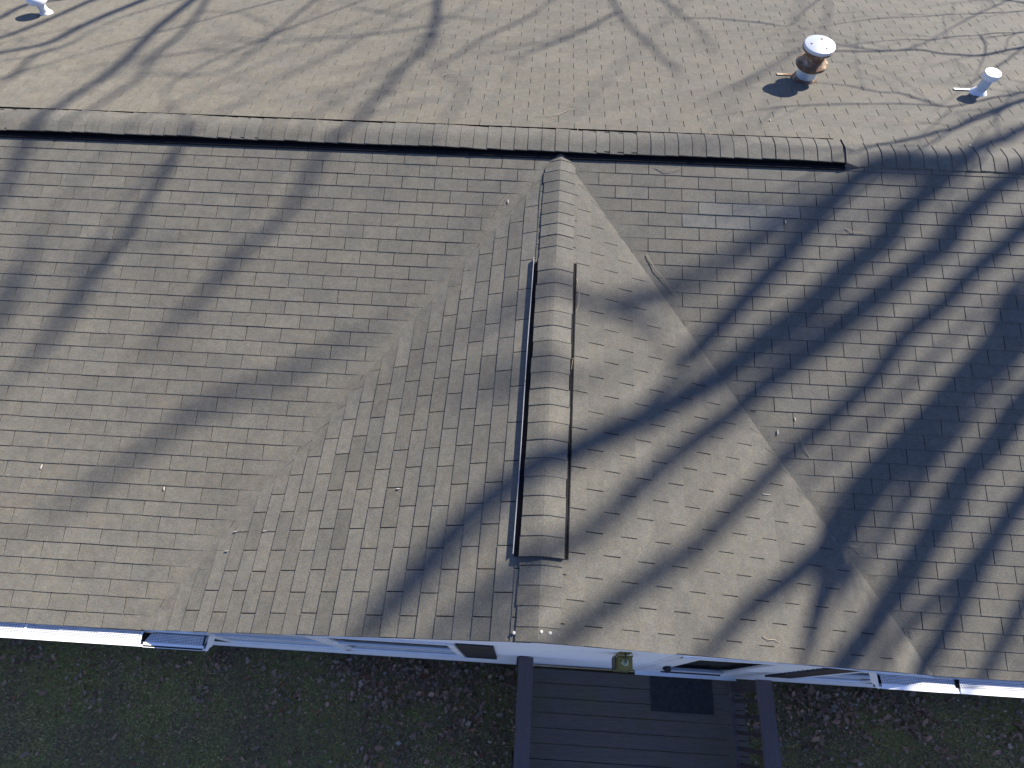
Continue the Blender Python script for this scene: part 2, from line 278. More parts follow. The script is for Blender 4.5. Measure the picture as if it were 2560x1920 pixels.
M['rusty'] = mat_flue('rusty collar metal', (0.46, 0.40, 0.30), 0.22, 0.50)
M['pvc'] = mat_flue('white painted vent', (0.60, 0.62, 0.65), 0.78, 0.95, 0.0)
M['blotchpvc'] = mat_flue('stained white vent pipe', (0.42, 0.50, 0.58), 0.50, 0.72, 0.0)
def mat_deck():
    g = NG('weathered slate stain').set(0.7, 0, 0.35)
    mp = g.n('ShaderNodeMapping'); mp.inputs['Scale'].default_value = (1.0, 14.0, 6.0); g.l(g.co, mp.inputs[0])
    grain = g.noise(7, 6, 0.65, vec=mp.outputs[0])
    c1 = g.ramp(grain, [(0.3, (0.085, 0.070, 0.058)), (0.7, (0.150, 0.122, 0.100))])
    moss = g.ramp(g.noise(2.6, 4, 0.6), [(0.45, 0.0), (0.75, 0.65)])
    c = g.mix(c1, (0.11, 0.105, 0.042), moss); g.l(c, g.b.inputs['Base Color']); g.bump(grain, 0.25, 0.002)
    return g.m
M['deck'] = mat_deck()
def mat_rail():
    g = NG('slate stained rail').set(0.6, 0, 0.4)
    mp = g.n('ShaderNodeMapping'); mp.inputs['Scale'].default_value = (60.0, 3.0, 1.0); g.l(g.co, mp.inputs[0])
    c1 = g.ramp(g.noise(1.5, 5, 0.6, vec=mp.outputs[0]), [(0.3, (0.078, 0.060, 0.060)), (0.7, (0.110, 0.086, 0.086))])
    sx = g.n('ShaderNodeSeparateXYZ'); g.l(g.co, sx.inputs[0])
    worn = g.math('MULTIPLY', g.math('LESS_THAN', sx.outputs[1], -0.50), g.ramp(g.noise(2.2, 6, 0.7, vec=mp.outputs[0]), [(0.60, 0.0), (0.66, 0.6)]))
    c = g.mix(c1, (0.20, 0.20, 0.24), worn); g.l(c, g.b.inputs['Base Color']); return g.m
M['rail'] = mat_rail()
M['railbrown'] = mat_plain('dark brown stained wood', (0.040, 0.028, 0.028), 0.7, var=0.25, scale=20)
def mat_ground():
    g = NG('lawn soil').set(0.95, 0, 0.2)
    a = g.noise(1.6, 5, 0.6); b = g.noise(28, 5, 0.7)
    c1 = g.ramp(b, [(0.3, (0.075, 0.068, 0.030)), (0.55, (0.18, 0.165, 0.06)), (0.75, (0.33, 0.26, 0.12))])
    c2 = g.ramp(b, [(0.3, (0.070, 0.050, 0.036)), (0.7, (0.20, 0.14, 0.095))])
    m = g.ramp(a, [(0.42, 0.0), (0.62, 0.8)])
    g.l(g.mix(c1, c2, m), g.b.inputs['Base Color']); g.bump(b, 0.8, 0.02); return g.m
M['ground'] = mat_ground()
def mat_tint(name, rough=0.85, trans=0.0):
    g = NG(name).set(rough, 0, 0.3)
    at = g.n('ShaderNodeVertexColor'); at.layer_name = 'tint'
    c = g.mix(at.outputs[0], g.ramp(g.noise(70, 3), [(0.3, 0.75), (0.7, 1.2)]), 1.0, 'MULTIPLY')
    g.l(c, g.b.inputs['Base Color']); return g.m
M['grass'] = mat_tint('grass blades'); M['leaf'] = mat_tint('dry fallen leaves')

# ------------------------------------------------------------ house geometry constants (metres)
TH = R_(14.0); PH = R_(19.0); TB = R_(11.5)
EX, TW, EXG = 0.128, 0.3048, 0.1337                       # shingle exposure and tab width
YA, ZA = 4.405, 1.0985                         # main ridge
XG, ZG = 4.0, 1.064                           # gable ridge at the front
SK = 0.012                                    # gable ridge drifts slightly off square
X0, X1 = -6.0, 14.0
YB = 10.2
def xr(y): return XG + SK*y
house = tag(empty('house', (0, 0, -3.0)), 'white sided single storey house with grey brown shingle roof and small front gable', 'house')
def to_house(o): o.parent = house; o.location = (0, 0, 3.0); return o
def hb(mb, name, mat, parent=None, smooth=False):
    o = mb.build(name, mat, None, smooth)
    if parent is None: return to_house(o)
    o.parent = parent; return o

def valley_left(y): return xr(y) - (ZG - y*tan(TH))/tan(PH)
def valley_right(y): return xr(y) + (ZG - y*tan(TH))/tan(PH)

def tint(v=0.06):
    k = 1 + random.gauss(0, v); h = random.gauss(0, 0.007)
    return (k*(1+h), k, k*(1-h))
SHT = 0.0066
def tab(mb, P, col, n, hs):
    """P: 4 plane points (low-left, low-right, up-right, up-left); hs: heights"""
    T = [P[i] + n*hs[i] for i in range(4)]
    B = [P[i] - n*0.001 for i in range(4)]
    mb.face(T, col); mb.face([B[0], B[1], T[1], T[0]], col)
    mb.face([B[1], B[2], T[2], T[1]], col); mb.face([B[3], B[0], T[0], T[3]], col)
def fade(d, hi=0.16): 
    return max(0.12, min(1.0, d/hi))

# ---- front slope
n_f = Vector((0, -sin(TH), cos(TH)))
def pf(x, s): return Vector((x, s*cos(TH), s*sin(TH)))
def slope_front():
    mb = MB(); nrow = 35; s = 0.014
    new = []
    for k in range(nrow):
        e = EX
        if k == 7: e = EX - 0.010
        if k == 0: e = EX - 0.014
        s0, s1 = s, s + e
        y0, y1 = s0*cos(TH), s1*cos(TH)
        for side in (0, 1):
            if k == 0: ph = 0.0
            ph = (0.0 if k % 2 == 0 else TW/2)
            if side == 0: base = 0.0 + ph; lo, hi = X0, None
            else: base = 7.00 + (TW/2 - ph) ; lo, hi = None, X1
            i0 = int((X0 - base)/TW) - 1; i1 = int((X1 - base)/TW) + 1
            wob = random.gauss(0, 0.0015)
            for i in range(i0, i1):
                a = base + i*TW; b = a + TW
                g = random.uniform(0.0048, 0.0080)
                a += g/2; b -= g/2
                if side == 0:
                    va, vb = valley_left(y0) + 0.02, valley_left(y1) + 0.02
                    if a > max(va, vb) - 0.004 or a < X0: continue
                    if b > min(va, vb) - 0.13: b = max(b, min(va, vb) + 0.02) if (min(va, vb) - b) > -0.02 else b
                    bl, bu = min(b, va), min(b, vb); al = min(a, va); au = a
                    if bu < au + 0.005: continue
                    dl = [valley_left(y0) - al, valley_left(y0) - bl, valley_left(y1) - bu, valley_left(y1) - au]
                else:
                    va, vb = valley_right(y0) - 0.02, valley_right(y1) - 0.02
                    if b < min(va, vb) + 0.004 or b > X1: continue
                    if a < max(va, vb) + 0.13: a = min(a, max(va, vb) - 0.02) if (a - max(va, vb)) > -0.02 else a
                    al, au = max(a, va), max(a, vb); bl = max(b, va); bu = b
                    if bu < au + 0.005: continue
                    dl = [al - valley_right(y0), bl - valley_right(y0), bu - valley_right(y1), au - valley_right(y1)]
                t = SHT*random.uniform(0.8, 1.15); u = 0.0012
                j0 = wob + random.gauss(0, 0.0008) + (0.0055*max(0, a) if k == 0 else 0)
                c = tint(0.038)
                cx, cs = (a+b)/2, (s0+s1)/2
                if (5.28 < cx < 6.30 and abs(cs - 3.90) < 0.07) or (5.12 < cx < 6.12 and abs(cs - 3.765) < 0.07):
                    c = tuple(q*r for q, r in zip(c, (1.20, 1.26, 1.36))); t *= 1.4
                P = [pf(al, s0+j0), pf(bl, s0+j0+random.gauss(0, 0.0007)), pf(bu, s1+0.002), pf(au, s1+0.002)]
                hs = [t*fade(dl[0]), t*fade(dl[1]), u, u]
                tab(mb, P, c, n_f, hs)
        s = s1
    return mb, s
mb, s_top = slope_front()
roof_front = hb(mb, 'roof_slope', M['shingle']); roof_front['label'] = 'front slope with course lines, in two parts either side of the gable'
# deck sheet under the tabs (visible in the slots)
mb = MB()
sT = YA/cos(TH); yJ = ZG/tan(TH); sJ = yJ/cos(TH)
vl = lambda s_: valley_left(s_*cos(TH)) + 0.03; vr = lambda s_: valley_right(s_*cos(TH)) - 0.03
mb.face([pf(X0, 0.012), pf(vl(0.012), 0.012), pf(xr(yJ), sJ), pf(xr(yJ), sT), pf(X0, sT)])
mb.face([pf(vr(0.012), 0.052), pf(X1, 0.089), pf(X1, sT), pf(xr(yJ), sT), pf(xr(yJ), sJ)])
for xa_, xb_ in ((X0, vl(0.012)), (vr(0.012), X1)):
    mb.face([pf(xa_, 0.012 + 0.0055*max(0, xa_)) - Vector((0, 0, 0.022)), pf(xb_, 0.012 + 0.0055*max(0, xb_)) - Vector((0, 0, 0.022)), pf(xb_, 0.012 + 0.0055*max(0, xb_)), pf(xa_, 0.012 + 0.0055*max(0, xa_))])
hb(mb, 'underlay', M['underlay'], roof_front)

# ---- back slope
n_b = Vector((0, sin(TB), cos(TB)))
def pb(x, s): return Vector((x, YA + s*cos(TB), ZA - s*sin(TB)))
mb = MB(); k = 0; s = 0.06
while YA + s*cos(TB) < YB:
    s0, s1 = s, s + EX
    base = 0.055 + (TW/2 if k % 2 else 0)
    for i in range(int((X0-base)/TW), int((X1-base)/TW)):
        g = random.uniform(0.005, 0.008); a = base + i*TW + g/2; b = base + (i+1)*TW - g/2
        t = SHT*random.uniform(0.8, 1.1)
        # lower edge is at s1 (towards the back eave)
        tab(mb, [pb(b, s1), pb(a, s1), pb(a, s0-0.002), pb(b, s0-0.002)], tuple(q*r for q, r in zip(tint(0.035), (1.15, 1.12, 1.06))), n_b, [t, t, 0.0012, 0.0012])  # back slope tint raised and warmed: extra sunlight put into the tab colour
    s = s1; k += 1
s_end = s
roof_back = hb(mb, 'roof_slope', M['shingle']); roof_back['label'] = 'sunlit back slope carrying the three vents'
mb = MB(); mb.face([pb(X1, 0), pb(X0, 0), pb(X0, s_end), pb(X1, s_end)])
hb(mb, 'underlay', M['underlay'], roof_back)

# ---- gable slopes
def gable(side):
    """side -1 left, +1 right"""
    n = Vector((side*sin(PH), 0, cos(PH)))
    def P(d, y): return Vector((xr(y) + side*d*cos(PH), y, ZG - d*sin(PH)))
    mb = MB(); d = 0.0463; k = 0
    yv = lambda dd: (ZG - dd*sin(PH))/tan(TH)
    dmax = ZG/sin(PH)
    while d < dmax:
        d0, d1 = d, min(d + EXG, dmax - 0.03)     # upper, lower edge
        if d1 - d0 < 0.02: break
        base = 0.163 + (TW/2 if k % 2 else 0) - (0.02 if side > 0 else 0)
        jog = random.gauss(0, 0.004)
        courset = 1 + random.gauss(0, 0.045)
        for i in range(-2, 16):
            g = random.uniform(0.006, 0.009)
            a = base + i*TW + g/2 + jog; b = base + (i+1)*TW - g/2 + jog
            a = max(a, 0.018 + random.gauss(0, 0.002))
            if b < 0.05: continue
            if a < 0.045: a = 0.018 + random.gauss(0, 0.002)
            v0, v1 = min(yv(d0), 4.30) + 0.015, min(yv(d1), 4.30) + 0.015
            if a > v0 - 0.004: continue
            if v1 - b < 0.13 and b < v1: b = v0
            a1 = min(a, v1)
            b0, b1 = min(b, v0), min(b, v1)
            dr = 0.011*d1 if (side > 0 and a < 0.05) else 0
            a += dr; a1 += dr
            if side < 0 and False: pass
            t = SHT*random.uniform(0.8, 1.15)
            c = tuple(q*courset*(1.06 if side < 0 else 0.93) for q in tint(0.06 if side < 0 else 0.028))  # left lightened, right darkened: sun contrast evened out in the tab colour
            L = [yv(d1) - a, yv(d1) - b1, yv(d0) - b0, yv(d0) - a]
            pts = [P(d1, a1), P(d1, b1), P(d0 - 0.002, b0), P(d0 - 0.002, a)]
            hs = [t*fade(L[0]), t*fade(L[1]), 0.0012, 0.0012]
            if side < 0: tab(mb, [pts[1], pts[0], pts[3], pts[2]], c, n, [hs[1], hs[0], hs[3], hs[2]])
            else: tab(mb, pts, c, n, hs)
        d = d0 + EXG; k += 1
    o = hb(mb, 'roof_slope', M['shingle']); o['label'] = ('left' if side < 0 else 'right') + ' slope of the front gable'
    u = MB()
    q = [P(0, 0.018), P(dmax, 0.018 + (0.011*dmax if side > 0 else 0)), P(0, 4.27)]
    if side < 0: q = [q[0], q[2], q[1]]
    u.face(q)
    e = Vector((0, 0, -0.022))
    yd = 0.018 + (0.011*dmax if side > 0 else 0)
    u.face([P(0, 0.018) + e, P(dmax, yd) + e, P(dmax, yd), P(0, 0.018)])
    hb(u, 'underlay', M['underlay'], o)
    return o
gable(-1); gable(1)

# ---- ridge caps: shingle pieces bent over the ridge, each lapping the next
def caps(mb, org, along, side_l, side_r, u0, u1, hw, raise_, lap, crown=0.005, t=0.005, tv=0.05):
    """org(u) -> ridge point, along = unit direction of exposed end, side_x = unit vectors down each slope"""
    up = Vector((0, 0, 1)); u = u0
    prof = [-1, -0.72, -0.42, -0.17, 0, 0.17, 0.42, 0.72, 1]
    while u < u1 - 0.01:
        e = min(lap, u1 - u); c = tint(tv); tt = t*random.uniform(0.8, 1.5)
        jl, jr = random.gauss(0, 0.003), random.gauss(0, 0.003)
        def pt(p, uu, h):
            sd = side_r if p > 0 else side_l
            w_ = abs(p)*(hw + (jr if p > 0 else jl))
            round_ = crown*(1-min(1, abs(p)*2.2))**2
            return org(uu) + sd*w_ + up*(raise_ + h - round_ + 0.004)
        rt = [pt(p, u + e, tt) for p in prof]      # exposed (thick) end
        rb = [pt(p, u - 0.004, 0.0) for p in prof]
        rl = [q - up*tt*1.6 for q in rt]
        for i in range(len(prof)-1):
            mb.face([rb[i], rt[i], rt[i+1], rb[i+1]], c); mb.face([rt[i], rl[i], rl[i+1], rt[i+1]], c)
        mb.face([rb[0], rb[0]-up*0.008, rl[0], rt[0]], c); mb.face([rb[-1], rt[-1], rl[-1], rb[-1]-up*0.008], c)
        u += e
f_dn = Vector((0, -cos(TH), -sin(TH))); b_dn = Vector((0, cos(TB), -sin(TB)))
# main ridge: exposed ends face -X.  org runs in decreasing x
mb = MB(); caps(mb, lambda u: Vector((X1 - u, YA, ZA)), None, b_dn, f_dn, 0, X1 - 6.78, 0.155, 0.008, 0.127)
hb(mb, 'ridge_cap', M['cap'])['label'] = 'plain ridge caps right of the ridge vent'
def vo(x): d = 0.010 + 0.0042*(6.7-x); return Vector((x, YA-d, ZA-0.2*d))
mb = MB(); caps(mb, lambda u: vo(6.66 - u) + Vector((0, 0.002*sin(u*1.3), 0.004*sin(u*2.1)+0.003*sin(u*5.3))), None, b_dn, f_dn, 0, 6.66 - X0, 0.144, 0.046, 0.127, crown=0.008)
mcap = hb(mb, 'ridge_vent', M['cap']); mcap['label'] = 'long shingled vent along the main ridge'
mb = MB()   # sloping end piece where the vent stops
for i in range(6):
    a, b = 6.66 + i*0.025, 6.66 + (i+1)*0.025
    ha, hb_ = 0.050*(1-i/6)**1.2 + 0.008, 0.048*(1-(i+1)/6)**1.2 + 0.008
    c = (0.9, 0.9, 0.92)
    for sd, fl in ((f_dn, 1), (b_dn, 0)):
        r = Vector((a, YA-0.010, ZA+0.002+ha)), Vector((b, YA-0.010, ZA+0.002+hb_))
        q = [r[0], r[1], r[1]+sd*0.155, r[0]+sd*0.155]
        mb.face(q if not fl else q[::-1], c)
        e_ = [r[0]+sd*0.155, r[1]+sd*0.155, r[1]+sd*0.155-Vector((0,0,0.045)), r[0]+sd*0.155-Vector((0,0,0.045))]
        mb.face(e_, c)
hb(mb, 'end_piece', M['cap'], mcap)
def vent_body(org, along, sl, sr, u0, u1, hw, h, lipmats):
    mb = MB(); up = Vector((0, 0, 1))
    for sd in (sl, sr):
        a, b = org(u0), org(u1); n_ = (b - a).normalized()
        for w0, w1, z0, z1 in ((hw-0.022, hw-0.010, 0.0, h),):
            P = [a+sd*w0, b+sd*w0, b+sd*w1, a+sd*w1]
            lo = [p+up*z0 for p in P]; hi = [p+up*z1 for p in P]
            mb.face(hi); mb.face([lo[3], lo[2], hi[2], hi[3]]); mb.face([lo[0], lo[1], hi[1], hi[0]]); mb.face([lo[0], hi[0], hi[3], lo[3]]); mb.face([lo[1], lo[2], hi[2], hi[1]])
        # base flange
        P = [a+sd*(hw-0.01)+up*0.009, b+sd*(hw-0.01)+up*0.009, b+sd*(hw+0.036)+up*0.009, a+sd*(hw+0.036)+up*0.009]
        mb.face(P)
        # louvre fins
        L = (b-a).length; k = 0.0
        while k < L:
            p = a + n_*k + sd*(hw-0.008) + up*0.008
            mb.face([p, p+sd*0.016, p+sd*0.010+up*(h*0.75), p+up*(h*0.75)]); k += 0.012
    return mb
body_ = vent_body(vo, None, f_dn, b_dn, X0, 6.67, 0.144, 0.046, None)
hb(body_, 'vent_body', M['blackplastic'], mcap)
def lip(org, sd, u0, u1, off, h, th=0.003, gaps=(), wav=0.0):
    mb = MB(); up = Vector((0, 0, 1)); us = [u0] + sorted(gaps) + [u1]
    for a, b in zip(us[:-1], us[1:]):
        n_ = max(2, int(abs(b-a)/0.25)); pts = [a + 0.004 + (b-a-0.008)*i/n_ for i in range(n_+1)]
        for p, q in zip(pts[:-1], pts[1:]):
            A, B = org(p)+sd*(off+wav*sin(p*3.7)), org(q)+sd*(off+wav*sin(q*3.7))
            P = [A, B, B+sd*th, A+sd*th]; lo = P; hi = [r+up*h for r in P]
            mb.face(hi); mb.face([lo[3], lo[2], hi[2], hi[3]]); mb.face([lo[1], lo[0], hi[0], hi[1]])
            mb.face([lo[0], lo[3], hi[3], hi[0]]); mb.face([lo[1], hi[1], hi[2], lo[2]])
    return mb
mo = vo
hb(lip(mo, f_dn, X0, 6.67, 0.184, 0.020, gaps=(-0.8, 0.45, 1.7, 2.95, 4.2, 5.45)), 'vent_lip', M['blackplastic'], mcap)
hb(lip(mo, b_dn, X0, 6.60, 0.165, 0.052, gaps=(-0.8, 0.45, 1.7, 2.95, 4.2, 5.45)), 'vent_lip', M['blackplastic'], mcap)
g_l = Vector((-cos(PH), 0, -sin(PH))); g_r = Vector((cos(PH), 0, -sin(PH)))
# gable ridge: exposed ends face -Y
GO = lambda u: Vector((xr(4.33-u), 4.33-u, ZG + (0.012 if u < 1.0 else 0)))
mb = MB(); caps(mb, lambda u: Vector((xr(4.30-u), 4.30-u, ZG)), None, g_l, g_r, 0, 4.280, 0.150, 0.008, 0.127, tv=0.06)
hb(mb, 'ridge_cap', M['cap'])['label'] = 'ridge caps of the front gable'
mb = MB(); caps(mb, lambda u: Vector((xr(3.03-u), 3.03-u, ZG)), None, g_l, g_r, 0, 2.49, 0.158, 0.036, 0.1384, crown=0.009, tv=0.06)
gv = hb(mb, 'ridge_vent', M['cap']); gv['label'] = 'short shingled vent on the gable ridge'
go = lambda u: Vector((xr(u), u, ZG))
hb(vent_body(go, None, g_l, g_r, 0.545, 3.02, 0.156, 0.036, None), 'vent_body', M['blackplastic'], gv)
hb(lip(go, g_l, 0.555, 3.06, 0.196, 0.034, 0.006, gaps=(1.86,), wav=0.002), 'vent_lip', M['greylip'], gv)['label'] = 'pale left lip'
hb(lip(go, g_r, 0.555, 3.03, 0.182, 0.016, 0.004, gaps=(1.86,)), 'vent_lip', M['blackplastic'], gv)
for x, y in ((3.851, 0.069), (4.021, 0.081), (4.077, 0.079)):
    mb = MB(); d = abs(x - xr(y)); mb.lathe([(0.011, 0), (0.010, 0.003), (0.005, 0.005)], (x, y, ZG - d*tan(PH) + 0.016), 12)
    hb(mb, 'sealant_dot', M['sealant'])

# ---- walls, foundation
YW = 0.105; ZB = -2.75
mb = MB()
# lapped siding on the front (rectangle below the eave, gable triangle above)
z = ZB; CH = 0.102
while z < 1.0:
    z1 = z + CH
    if z < -0.06: xa, xb = X0+0.3, X1-0.3
    else: dd = (ZG-0.06-z)/tan(PH); xa, xb = XG-dd, XG+dd
    if z1 <= -0.06: xc, xd = xa, xb
    else: dd = max(0, (ZG-0.06-z1)/tan(PH)); xc, xd = max(xa, XG-dd), min(xb, XG+dd)
    mb.face([(xa, YW-0.013, z), (xb, YW-0.013, z), (xd, YW-0.001, z1), (xc, YW-0.001, z1)])
    mb.face([(xa, YW, z), (xb, YW, z), (xb, YW-0.013, z), (xa, YW-0.013, z)])
    z = z1
YBW = 10.0
mb.face([(X0+0.3, YBW, ZB), (X0+0.3, YW, ZB), (X0+0.3, YW, 0.0), (X0+0.3, YA, ZA-0.03), (X0+0.3, YBW, -0.05)])
mb.face([(X1-0.3, YW, ZB), (X1-0.3, YBW, ZB), (X1-0.3, YBW, -0.05), (X1-0.3, YA, ZA-0.03), (X1-0.3, YW, 0.0)])
mb.face([(X1-0.3, YBW, ZB), (X0+0.3, YBW, ZB), (X0+0.3, YBW, -0.05), (X1-0.3, YBW, -0.05)])
wall = hb(mb, 'wall', M['white'])
mb = MB(); mb.box(X0+0.34, X1-0.34, YW+0.03, YBW-0.04, -3.15, ZB+0.01)
hb(mb, 'foundation', M['concrete'])
# rake boards under the gable edges, eave fascia
for sd in (-1, 1):
    mb = MB()
    P = lambda d, dz: (XG + sd*d*cos(PH), 0, ZG - d*sin(PH) - 0.026 + dz)
    a, b = P(0, 0), P(3.27, 0)
    for y0, y1, h0 in ((0.028, 0.044, 0.13), (0.044, 0.052, 0.10)):
        k_ = 0.034 if sd > 0 else 0
        A = [(a[0], y0, a[2]), (b[0], y0+k_, b[2]), (b[0], y0+k_, b[2]-h0), (a[0], y0, a[2]-h0)]
        B = [(p[0], p[1]+y1-y0, p[2]) for p in A]
        mb.face(A); mb.face(B[::-1]); mb.face([A[3], A[2], B[2], B[3]]); mb.face([A[0], B[0], B[1], A[1]])
    # soffit between board and wall
    mb.face([(a[0], 0.04, a[2]-0.03), (b[0], 0.04, b[2]-0.03), (b[0], YW, b[2]-0.03), (a[0], YW, a[2]-0.03)])
    hb(mb, 'rake_board', M['trim'])
for a_, b_, c_, d_, y_ in ((X0, 1.44, X0, 1.0, 0.012), (6.66, X1, 7.05, X1, 0.044)):
    mb = MB(); mb.box(a_, b_, y_, y_+0.018, -0.17, -0.03); mb.face([(c_, y_+0.018, -0.165), (d_, y_+0.018, -0.165), (d_, YW, -0.165), (c_, YW, -0.165)])
    hb(mb, 'fascia', M['trim'])

# ---- gutters (K profile trough + perforated guard sheets)
def gutter(x0, x1, endx, dy=0.0):
    mb = MB()
    prof = [(0.010, -0.035), (0.010, -0.140), (-0.045, -0.140), (-0.062, -0.118), (-0.068, -0.095), (-0.090, -0.075), (-0.098, -0.050), (-0.098, -0.036), (-0.086, -0.036), (-0.086, -0.046)]
    prof = [(y_+dy, z_) for y_, z_ in prof]
    for (ya, za), (yb, zb) in zip(prof[:-1], prof[1:]):
        mb.face([(x0, ya, za), (x0, yb, zb), (x1, yb, zb), (x1, ya, za)])
    q = [(y, z) for y, z in prof[:8]]
    e = 1 if endx > (x0+x1)/2 else -1
    mb.face([(endx, y, z) for y, z in q]); mb.face([(endx + e*0.004, y*1.05, z) for y, z in q])
    for (ya, za), (yb, zb) in zip(q, q[1:]+q[:1]):
        mb.face([(endx, ya, za), (endx, yb, zb), (endx+e*0.004, yb*1.05, zb), (endx+e*0.004, ya*1.05, za)])
    g = hb(mb, 'gutter', M['alu'])
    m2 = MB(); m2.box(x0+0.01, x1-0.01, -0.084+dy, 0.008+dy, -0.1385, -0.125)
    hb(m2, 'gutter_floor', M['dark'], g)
    return g
gL = gutter(X0, 1.452, 1.452); gL['label'] = 'gutter left of the gable'
gR = gutter(6.650, X1, 6.650, 0.042); gR['label'] = 'gutter right of the gable'
def guard(parent, x0, x1, ya, za, yb, zb, skew=0.0, lab=None):
    mb = MB()
    mb.face([(x0 + skew, ya, za), (x0, yb, zb), (x1, yb, zb), (x1 + skew, ya, za)])
    o = hb(mb, 'gutter_guard', M['guard'], parent)
    m2 = MB(); m2.box(x0-0.002, x1, yb-0.036, yb, zb-0.003, zb+0.004); m2.box(x1-0.012, x1-0.001, yb, ya, zb+0.001, max(za, zb)+0.001)
    hb(m2, 'guard_edge', M['alu'], parent)
    return o
guard(gL, X0, -0.0, 0.012, -0.022, -0.063, -0.033); guard(gL, 0.002, 0.930, 0.012, -0.022, -0.063, -0.033)
guard(gL, 0.955, 1.430, 0.004, -0.050, -0.066, -0.040, 0.030)
guard(gR, 6.675, 7.245, 0.040, -0.046, -0.022, -0.036); guard(gR, 7.262, X1, 0.055, -0.022, -0.022, -0.033)

# ---- windows, shutters, door
def window(x0, x1, z0, z1, blind=0.35, n=1):
    fr = MB(); f = 0.045; yf = 0.074; YG = 0.092
    for a, b, c, d in ((x0, x0+f, z0, z1), (x1-f, x1, z0, z1), (x0+f, x1-f, z1-f, z1), (x0+f, x1-f, z0, z0+f*0.8)):
        fr.box(a, b, yf, YW+0.02, c, d)
    fr.box(x0-0.03, x1+0.03, yf-0.006, yf+0.02, z0-0.028, z0-0.002)          # sill
    w_ = hb(fr, 'window', M['trim'])
    zm = (z0+z1)/2 + 0.02
    sa = MB()
    for a, b, c, d, y in ((x0+f, x1-f, zm-0.03, zm+0.03, 0.081), (x0+f, x1-f, z0+f*0.8, z0+f*0.8+0.03, 0.086), (x0+f, x0+f+0.028, z0+f, z1-f, 0.083), (x1-f-0.028, x1-f, z0+f, z1-f, 0.083), (x0+f, x1-f, z1-f-0.03, z1-f, 0.082)):
        sa.box(a, b, (0.074 if abs(c-(zm-0.03)) < 1e-6 else y), YG+0.004, c, d)
    hb(sa, 'sash', M['alu'], w_)
    gl = MB(); gl.face([(x0+f, YG, z0+f*0.8), (x1-f, YG, z0+f*0.8), (x1-f, YG, z1-f), (x0+f, YG, z1-f)])
    hb(gl, 'pane', M['glass'], w_)
    rm = MB(); rm.box(x0+f*0.5, x1-f*0.5, 0.135, 0.14, z0, z1); hb(rm, 'room_backing', M['room'], w_)
    bl = MB(); zt = z0 + (z1-z0)*blind; zz = z0+0.04
    while zz < zt:
        bl.face([(x0+f+0.004, YG+0.004, zz), (x1-f-0.004, YG+0.004, zz), (x1-f-0.004, YG+0.020, zz+0.019), (x0+f+0.004, YG+0.020, zz+0.019)]); zz += 0.021
    hb(bl, 'blind', M['blind'], w_)
    return w_
# openings need room behind the siding: the siding sheet stops the view, so panes sit over a dark box in front of it
def cut_siding(rects):
    me = wall.data; bm = bmesh.new(); bm.from_mesh(me)
    for x0, x1, z0, z1 in rects:
        for co, no in (((x0,0,0),(1,0,0)), ((x1,0,0),(1,0,0)), ((0,0,z0),(0,0,1)), ((0,0,z1),(0,0,1))):
            g_ = [f for f in bm.faces if max(v.co.y for v in f.verts) < 0.12]
            gg = set(g_)
            for f in g_: gg.update(f.edges); gg.update(f.verts)
            bmesh.ops.bisect_plane(bm, geom=list(gg), plane_co=co, plane_no=no)
        kill = [f for f in bm.faces if max(v.co.y for v in f.verts) < 0.12 and x0 < f.calc_center_median().x < x1 and z0 < f.calc_center_median().z < z1]
        bmesh.ops.delete(bm, geom=kill, context='FACES')
    bm.to_mesh(me); bm.free()
WIN = [(0.905, 2.135, -1.76, -0.34, 0.86, 'window with closed pale blinds'), (2.150, 3.357, -1.76, -0.34, 0.055, 'window with blinds drawn part way'), (6.69, 7.43, -1.76, -0.40, 0.06, 'window right of the door')]
cut_siding([(a+0.04, b-0.04, c+0.03, d-0.04) for a, b, c, d, _, _ in WIN] + [(5.31, 6.12, -2.28, -0.30)])
for a, b, c, d, bl, lb in WIN: window(a, b, c, d, bl)['label'] = lb
def shutter(x0, x1, z0, z1):
    mb = MB(); mb.box(x0, x1, 0.080, YW, z0, z1)
    mb.box(x0+0.001, x0+0.035, 0.075, 0.080, z0+0.001, z1-0.001); mb.box(x1-0.035, x1-0.001, 0.075, 0.080, z0+0.001, z1-0.001)
    zz = z0 + 0.03
    while zz < z1-0.04:
        mb.face([(x0+0.035, 0.0795, zz+0.022), (x1-0.035, 0.0795, zz+0.022), (x1-0.035, 0.074, zz), (x0+0.035, 0.074, zz)]); zz += 0.024
    return hb(mb, 'shutter', M['shutter'])
for a, b in ((0.50, 0.89), (3.372, 3.685), (6.44, 6.675), (7.445, 7.74)): shutter(a, b, -1.80, -0.30)
# door: casing, storm door with glass, kick panel, closer and handle
mb = MB()
for a, b, c, d, y in ((5.215, 5.30, -2.30, -0.22, 0.082), (6.13, 6.235, -2.30, -0.22, 0.082), (5.215, 6.235, -0.29, -0.2, 0.080)): mb.box(a, b, y, YW+0.01, c, d)
mb.box(5.13, 5.213, 0.090, YW+0.01, -2.30, -0.16); mb.box(6.238, 6.37, 0.088, YW+0.01, -2.30, -0.16)
mb.box(5.20, 6.30, 0.045, 0.12, -2.325, -2.295)
door = hb(mb, 'door', M['trim'])
mb = MB()
for a, b, c, d in ((5.30, 5.40, -2.29, -0.30), (6.03, 6.13, -2.29, -0.30), (5.40, 6.03, -0.40, -0.30), (5.40, 6.03, -2.29, -1.86)): mb.box(a, b, 0.088, 0.110, c, d)
mb.box(5.40, 6.03, 0.080, 0.089, -1.89, -1.85); mb.box(5.44, 5.99, 0.083, 0.0885, -2.22, -1.95)
hb(mb, 'storm_door_frame', M['alu'], door)
mb = MB(); mb.face([(5.40, 0.098, -1.86), (6.03, 0.098, -1.86), (6.03, 0.098, -0.40), (5.40, 0.098, -0.40)]); hb(mb, 'door_pane', M['glass'], door)
